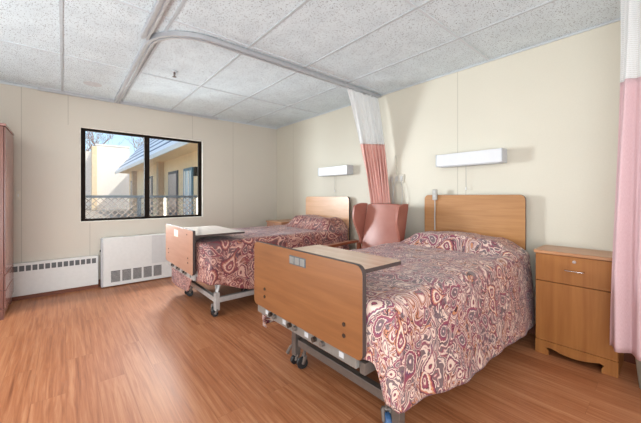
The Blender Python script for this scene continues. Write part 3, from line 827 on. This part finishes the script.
# pendant hand control hooked on the near headboard
pc = thing('bed_hand_control', 'grey bed hand control with a cord hooked over the near headboard', 'hand control', (3.215, -.09, 1.16))
part('handset', bx(3.195, 3.245, -.102, -.077, 1.13, 1.245), M['handset'], pc, bevel=.008)
for z in (1.205, 1.165): part('button', bx(3.207, 3.233, -.105, -.1025, z, z+.022), M['cord'], pc)
part('hook', bx(3.21, 3.23, -.0765, -.04, 1.187, 1.195), M['handset'], pc)
part('cord', tube(B(), [(3.22, -.09, 1.13), (3.222, -.092, 1.05), (3.219, -.092, .95), (3.222, -.095, .86), (3.225, -.10, .82)], .006, 8), M['handset'], pc)

# ================================================================== ARMCHAIR
def armchair():
    x0, x1 = 2.39, 2.985
    r = thing('wingback_armchair', 'mauve leather wingback armchair with wooden arms standing between the two beds', 'armchair', ((x0+x1)/2, -.55, 0))
    cx = (x0+x1)/2
    # backrest : reclined tapered slab with a soft crown
    def slab(fn, nu, nv, thick, name, mt, sub=True, **k):
        bm = B(); F = []; Bk = []
        for j in range(nv+1):
            F.append([bm.verts.new(fn(i/nu, j/nv, 0)) for i in range(nu+1)]); Bk.append([bm.verts.new(fn(i/nu, j/nv, 1)) for i in range(nu+1)])
        for j in range(nv):
            for i in range(nu):
                bm.faces.new((F[j][i], F[j][i+1], F[j+1][i+1], F[j+1][i])); bm.faces.new((Bk[j][i], Bk[j+1][i], Bk[j+1][i+1], Bk[j][i+1]))
        for j in range(nv):
            bm.faces.new((F[j][0], F[j+1][0], Bk[j+1][0], Bk[j][0])); bm.faces.new((F[j][nu], Bk[j][nu], Bk[j+1][nu], F[j+1][nu]))
        for i in range(nu):
            bm.faces.new((F[0][i], Bk[0][i], Bk[0][i+1], F[0][i+1])); bm.faces.new((F[nv][i], F[nv][i+1], Bk[nv][i+1], Bk[nv][i]))
        return part(name, bm, mt, r, bevel=.012, seg=3, **k)
    def back(u, v, s):
        z = .36 + v*.715; hw = .262
        x = cx + (u*2-1)*hw
        y = -.36 + .16*v
        crown = .03*(1-(2*u-1)**2)*(.4+.6*math.sin(PI*min(1, v*1.05)))
        y -= crown if s == 0 else -.09
        return (x, y, z + (.012*math.cos((u-.5)*PI) if v == 1 else 0))
    slab(back, 12, 12, .09, 'backrest', M['leather'])
    for sgn, nm in ((-1, 'wing'), (1, 'wing')):
        def wing(u, v, s, sgn=sgn):
            z = .60 + v*.485
            depth = .03 + .17*sm(0, .75, v)
            yb = -.36 + .16*(z-.36)/.715 + .02
            y = yb - u*depth - .0
            flare = .0 + u*.04*sm(0, .8, v)
            x = cx + sgn*(.262 + .01*v + flare*.5 + (.032 if s else 0.0))
            return (x, y, z + .010*math.sin(u*PI) - .025*u*u*(1 if v > .98 else 0))
        slab(wing, 6, 10, .035, nm, M['leather'])
    part('seat', bx(x0+.02, x1-.02, -.90, -.37, .34, .47), M['leather'], r, bevel=.035, seg=4)
    part('seat_rail', bx(x0+.02, x1-.02, -.88, -.36, .28, .338), M['armwood'], r, bevel=.005)
    for s in (-1, 1):
        x = cx + s*.292
        bm = B(); prism(bm, [(-.93, .60), (-.95, .615), (-.93, .635), (-.6, .648), (-.36, .655), (-.34, .645), (-.36, .625), (-.6, .618)], 'x', x-.032, x+.032)
        part('arm', bm, M['armwood'], r, bevel=.008, seg=3)
        part('leg', bx(x-.02, x+.02, -.90, -.855, 0, .60), M['armwood'], r, bevel=.004)
        part('leg', bx(x-.02, x+.02, -.34, -.295, 0, .622), M['armwood'], r, bevel=.004)
    return r
armchair().location.y -= .04

# ================================================================== WARDROBE
wd = thing('wardrobe', 'tall cherry wood wardrobe cut off at the left edge', 'wardrobe', (.4, -3.8, 0))
wx0, wx1, wy0, wy1, wh = .09, .72, -4.25, -3.475, 1.865
part('carcass', bx(wx0, wx1-.02, wy0, wy1-.012, .10, wh-.025), M['cherry'], wd, bevel=.002)
part('top', bx(wx0-.0, wx1+.008, wy0, wy1+.006, wh-.024, wh), M['cherry'], wd, bevel=.005)
poly = [(wx0, .0995), (wx0, 0), (wx0+.07, 0), (wx0+.09, .03), (wx0+.14, .045), (wx0+.2, .03), (wx1-.2, .03), (wx1-.14, .045), (wx1-.09, .03), (wx1-.07, 0), (wx1-.02, 0), (wx1-.02, .0995)]
part('side_plinth', prism(B(), poly, 'y', wy1-.03, wy1-.012), M['cherry'], wd)
part('front_plinth', bx(wx1-.0195, wx1, wy0, wy1-.012, 0, .0995), M['cherry_dark'], wd)
part('side_panel', bx(wx0, wx1-.03, wy1-.0118, wy1, .42, wh-.03), M['cherry'], wd, bevel=.002)
part('side_panel', bx(wx0, wx1-.03, wy1-.0118, wy1, .27, .413), M['cherry'], wd, bevel=.002)
part('side_panel', bx(wx0, wx1-.03, wy1-.0118, wy1, .105, .263), M['cherry'], wd, bevel=.002)
for ya, yb in ((wy0+.002, (wy0+wy1)/2-.002), ((wy0+wy1)/2+.002, wy1-.012)):
    d = part('door', bx(wx1-.0195, wx1, ya, yb, .45, wh-.03), M['cherry_dark'], wd, bevel=.002)
for za, zb in ((.28, .444), (.105, .274)):
    d = part('drawer', bx(wx1-.0195, wx1, wy0+.002, wy1-.012, za, zb), M['cherry_dark'], wd, bevel=.002)
    for y in (wy1-.06, wy0+.12):
        obj('knob', rel(tube(B(), [(wx1, y, (za+zb)/2), (wx1+.02, y, (za+zb)/2)], .010, 10), wd), M['bolt'], d)

# ================================================================== BIN BESIDE THE NEAR NIGHTSTAND
bn = thing('waste_bin', 'grey green bin partly hidden under the near curtain hem at the right edge', 'bin', (4.835, -.33, 0))
bm = B(); n = 28; rb, rt, hb_ = .13, .15, .205; R0 = []; R1 = []; R2 = []; R3 = []
for k in range(n):
    a = 2*PI*k/n; c, s = math.cos(a), math.sin(a)
    R0.append(bm.verts.new((4.835+rb*c, -.33+rb*s, 0))); R1.append(bm.verts.new((4.835+rt*c, -.33+rt*s, hb_)))
    R2.append(bm.verts.new((4.835+(rt-.006)*c, -.33+(rt-.006)*s, hb_))); R3.append(bm.verts.new((4.835+(rb-.006)*c, -.33+(rb-.006)*s, .006)))
for k in range(n):
    j = (k+1) % n
    for A, Bq in ((R0, R1), (R1, R2), (R2, R3)): bm.faces.new((A[k], A[j], Bq[j], Bq[k]))
bm.faces.new(R0); bm.faces.new(R3)
part('bucket', bm, M['bin'], bn, smooth=False)
bm = B(); tube(bm, [(4.835+.152*math.cos(2*PI*k/28), -.33+.152*math.sin(2*PI*k/28), hb_) for k in range(29)], .007, 8, cap=False)
part('rim', bm, M['bin'], bn)
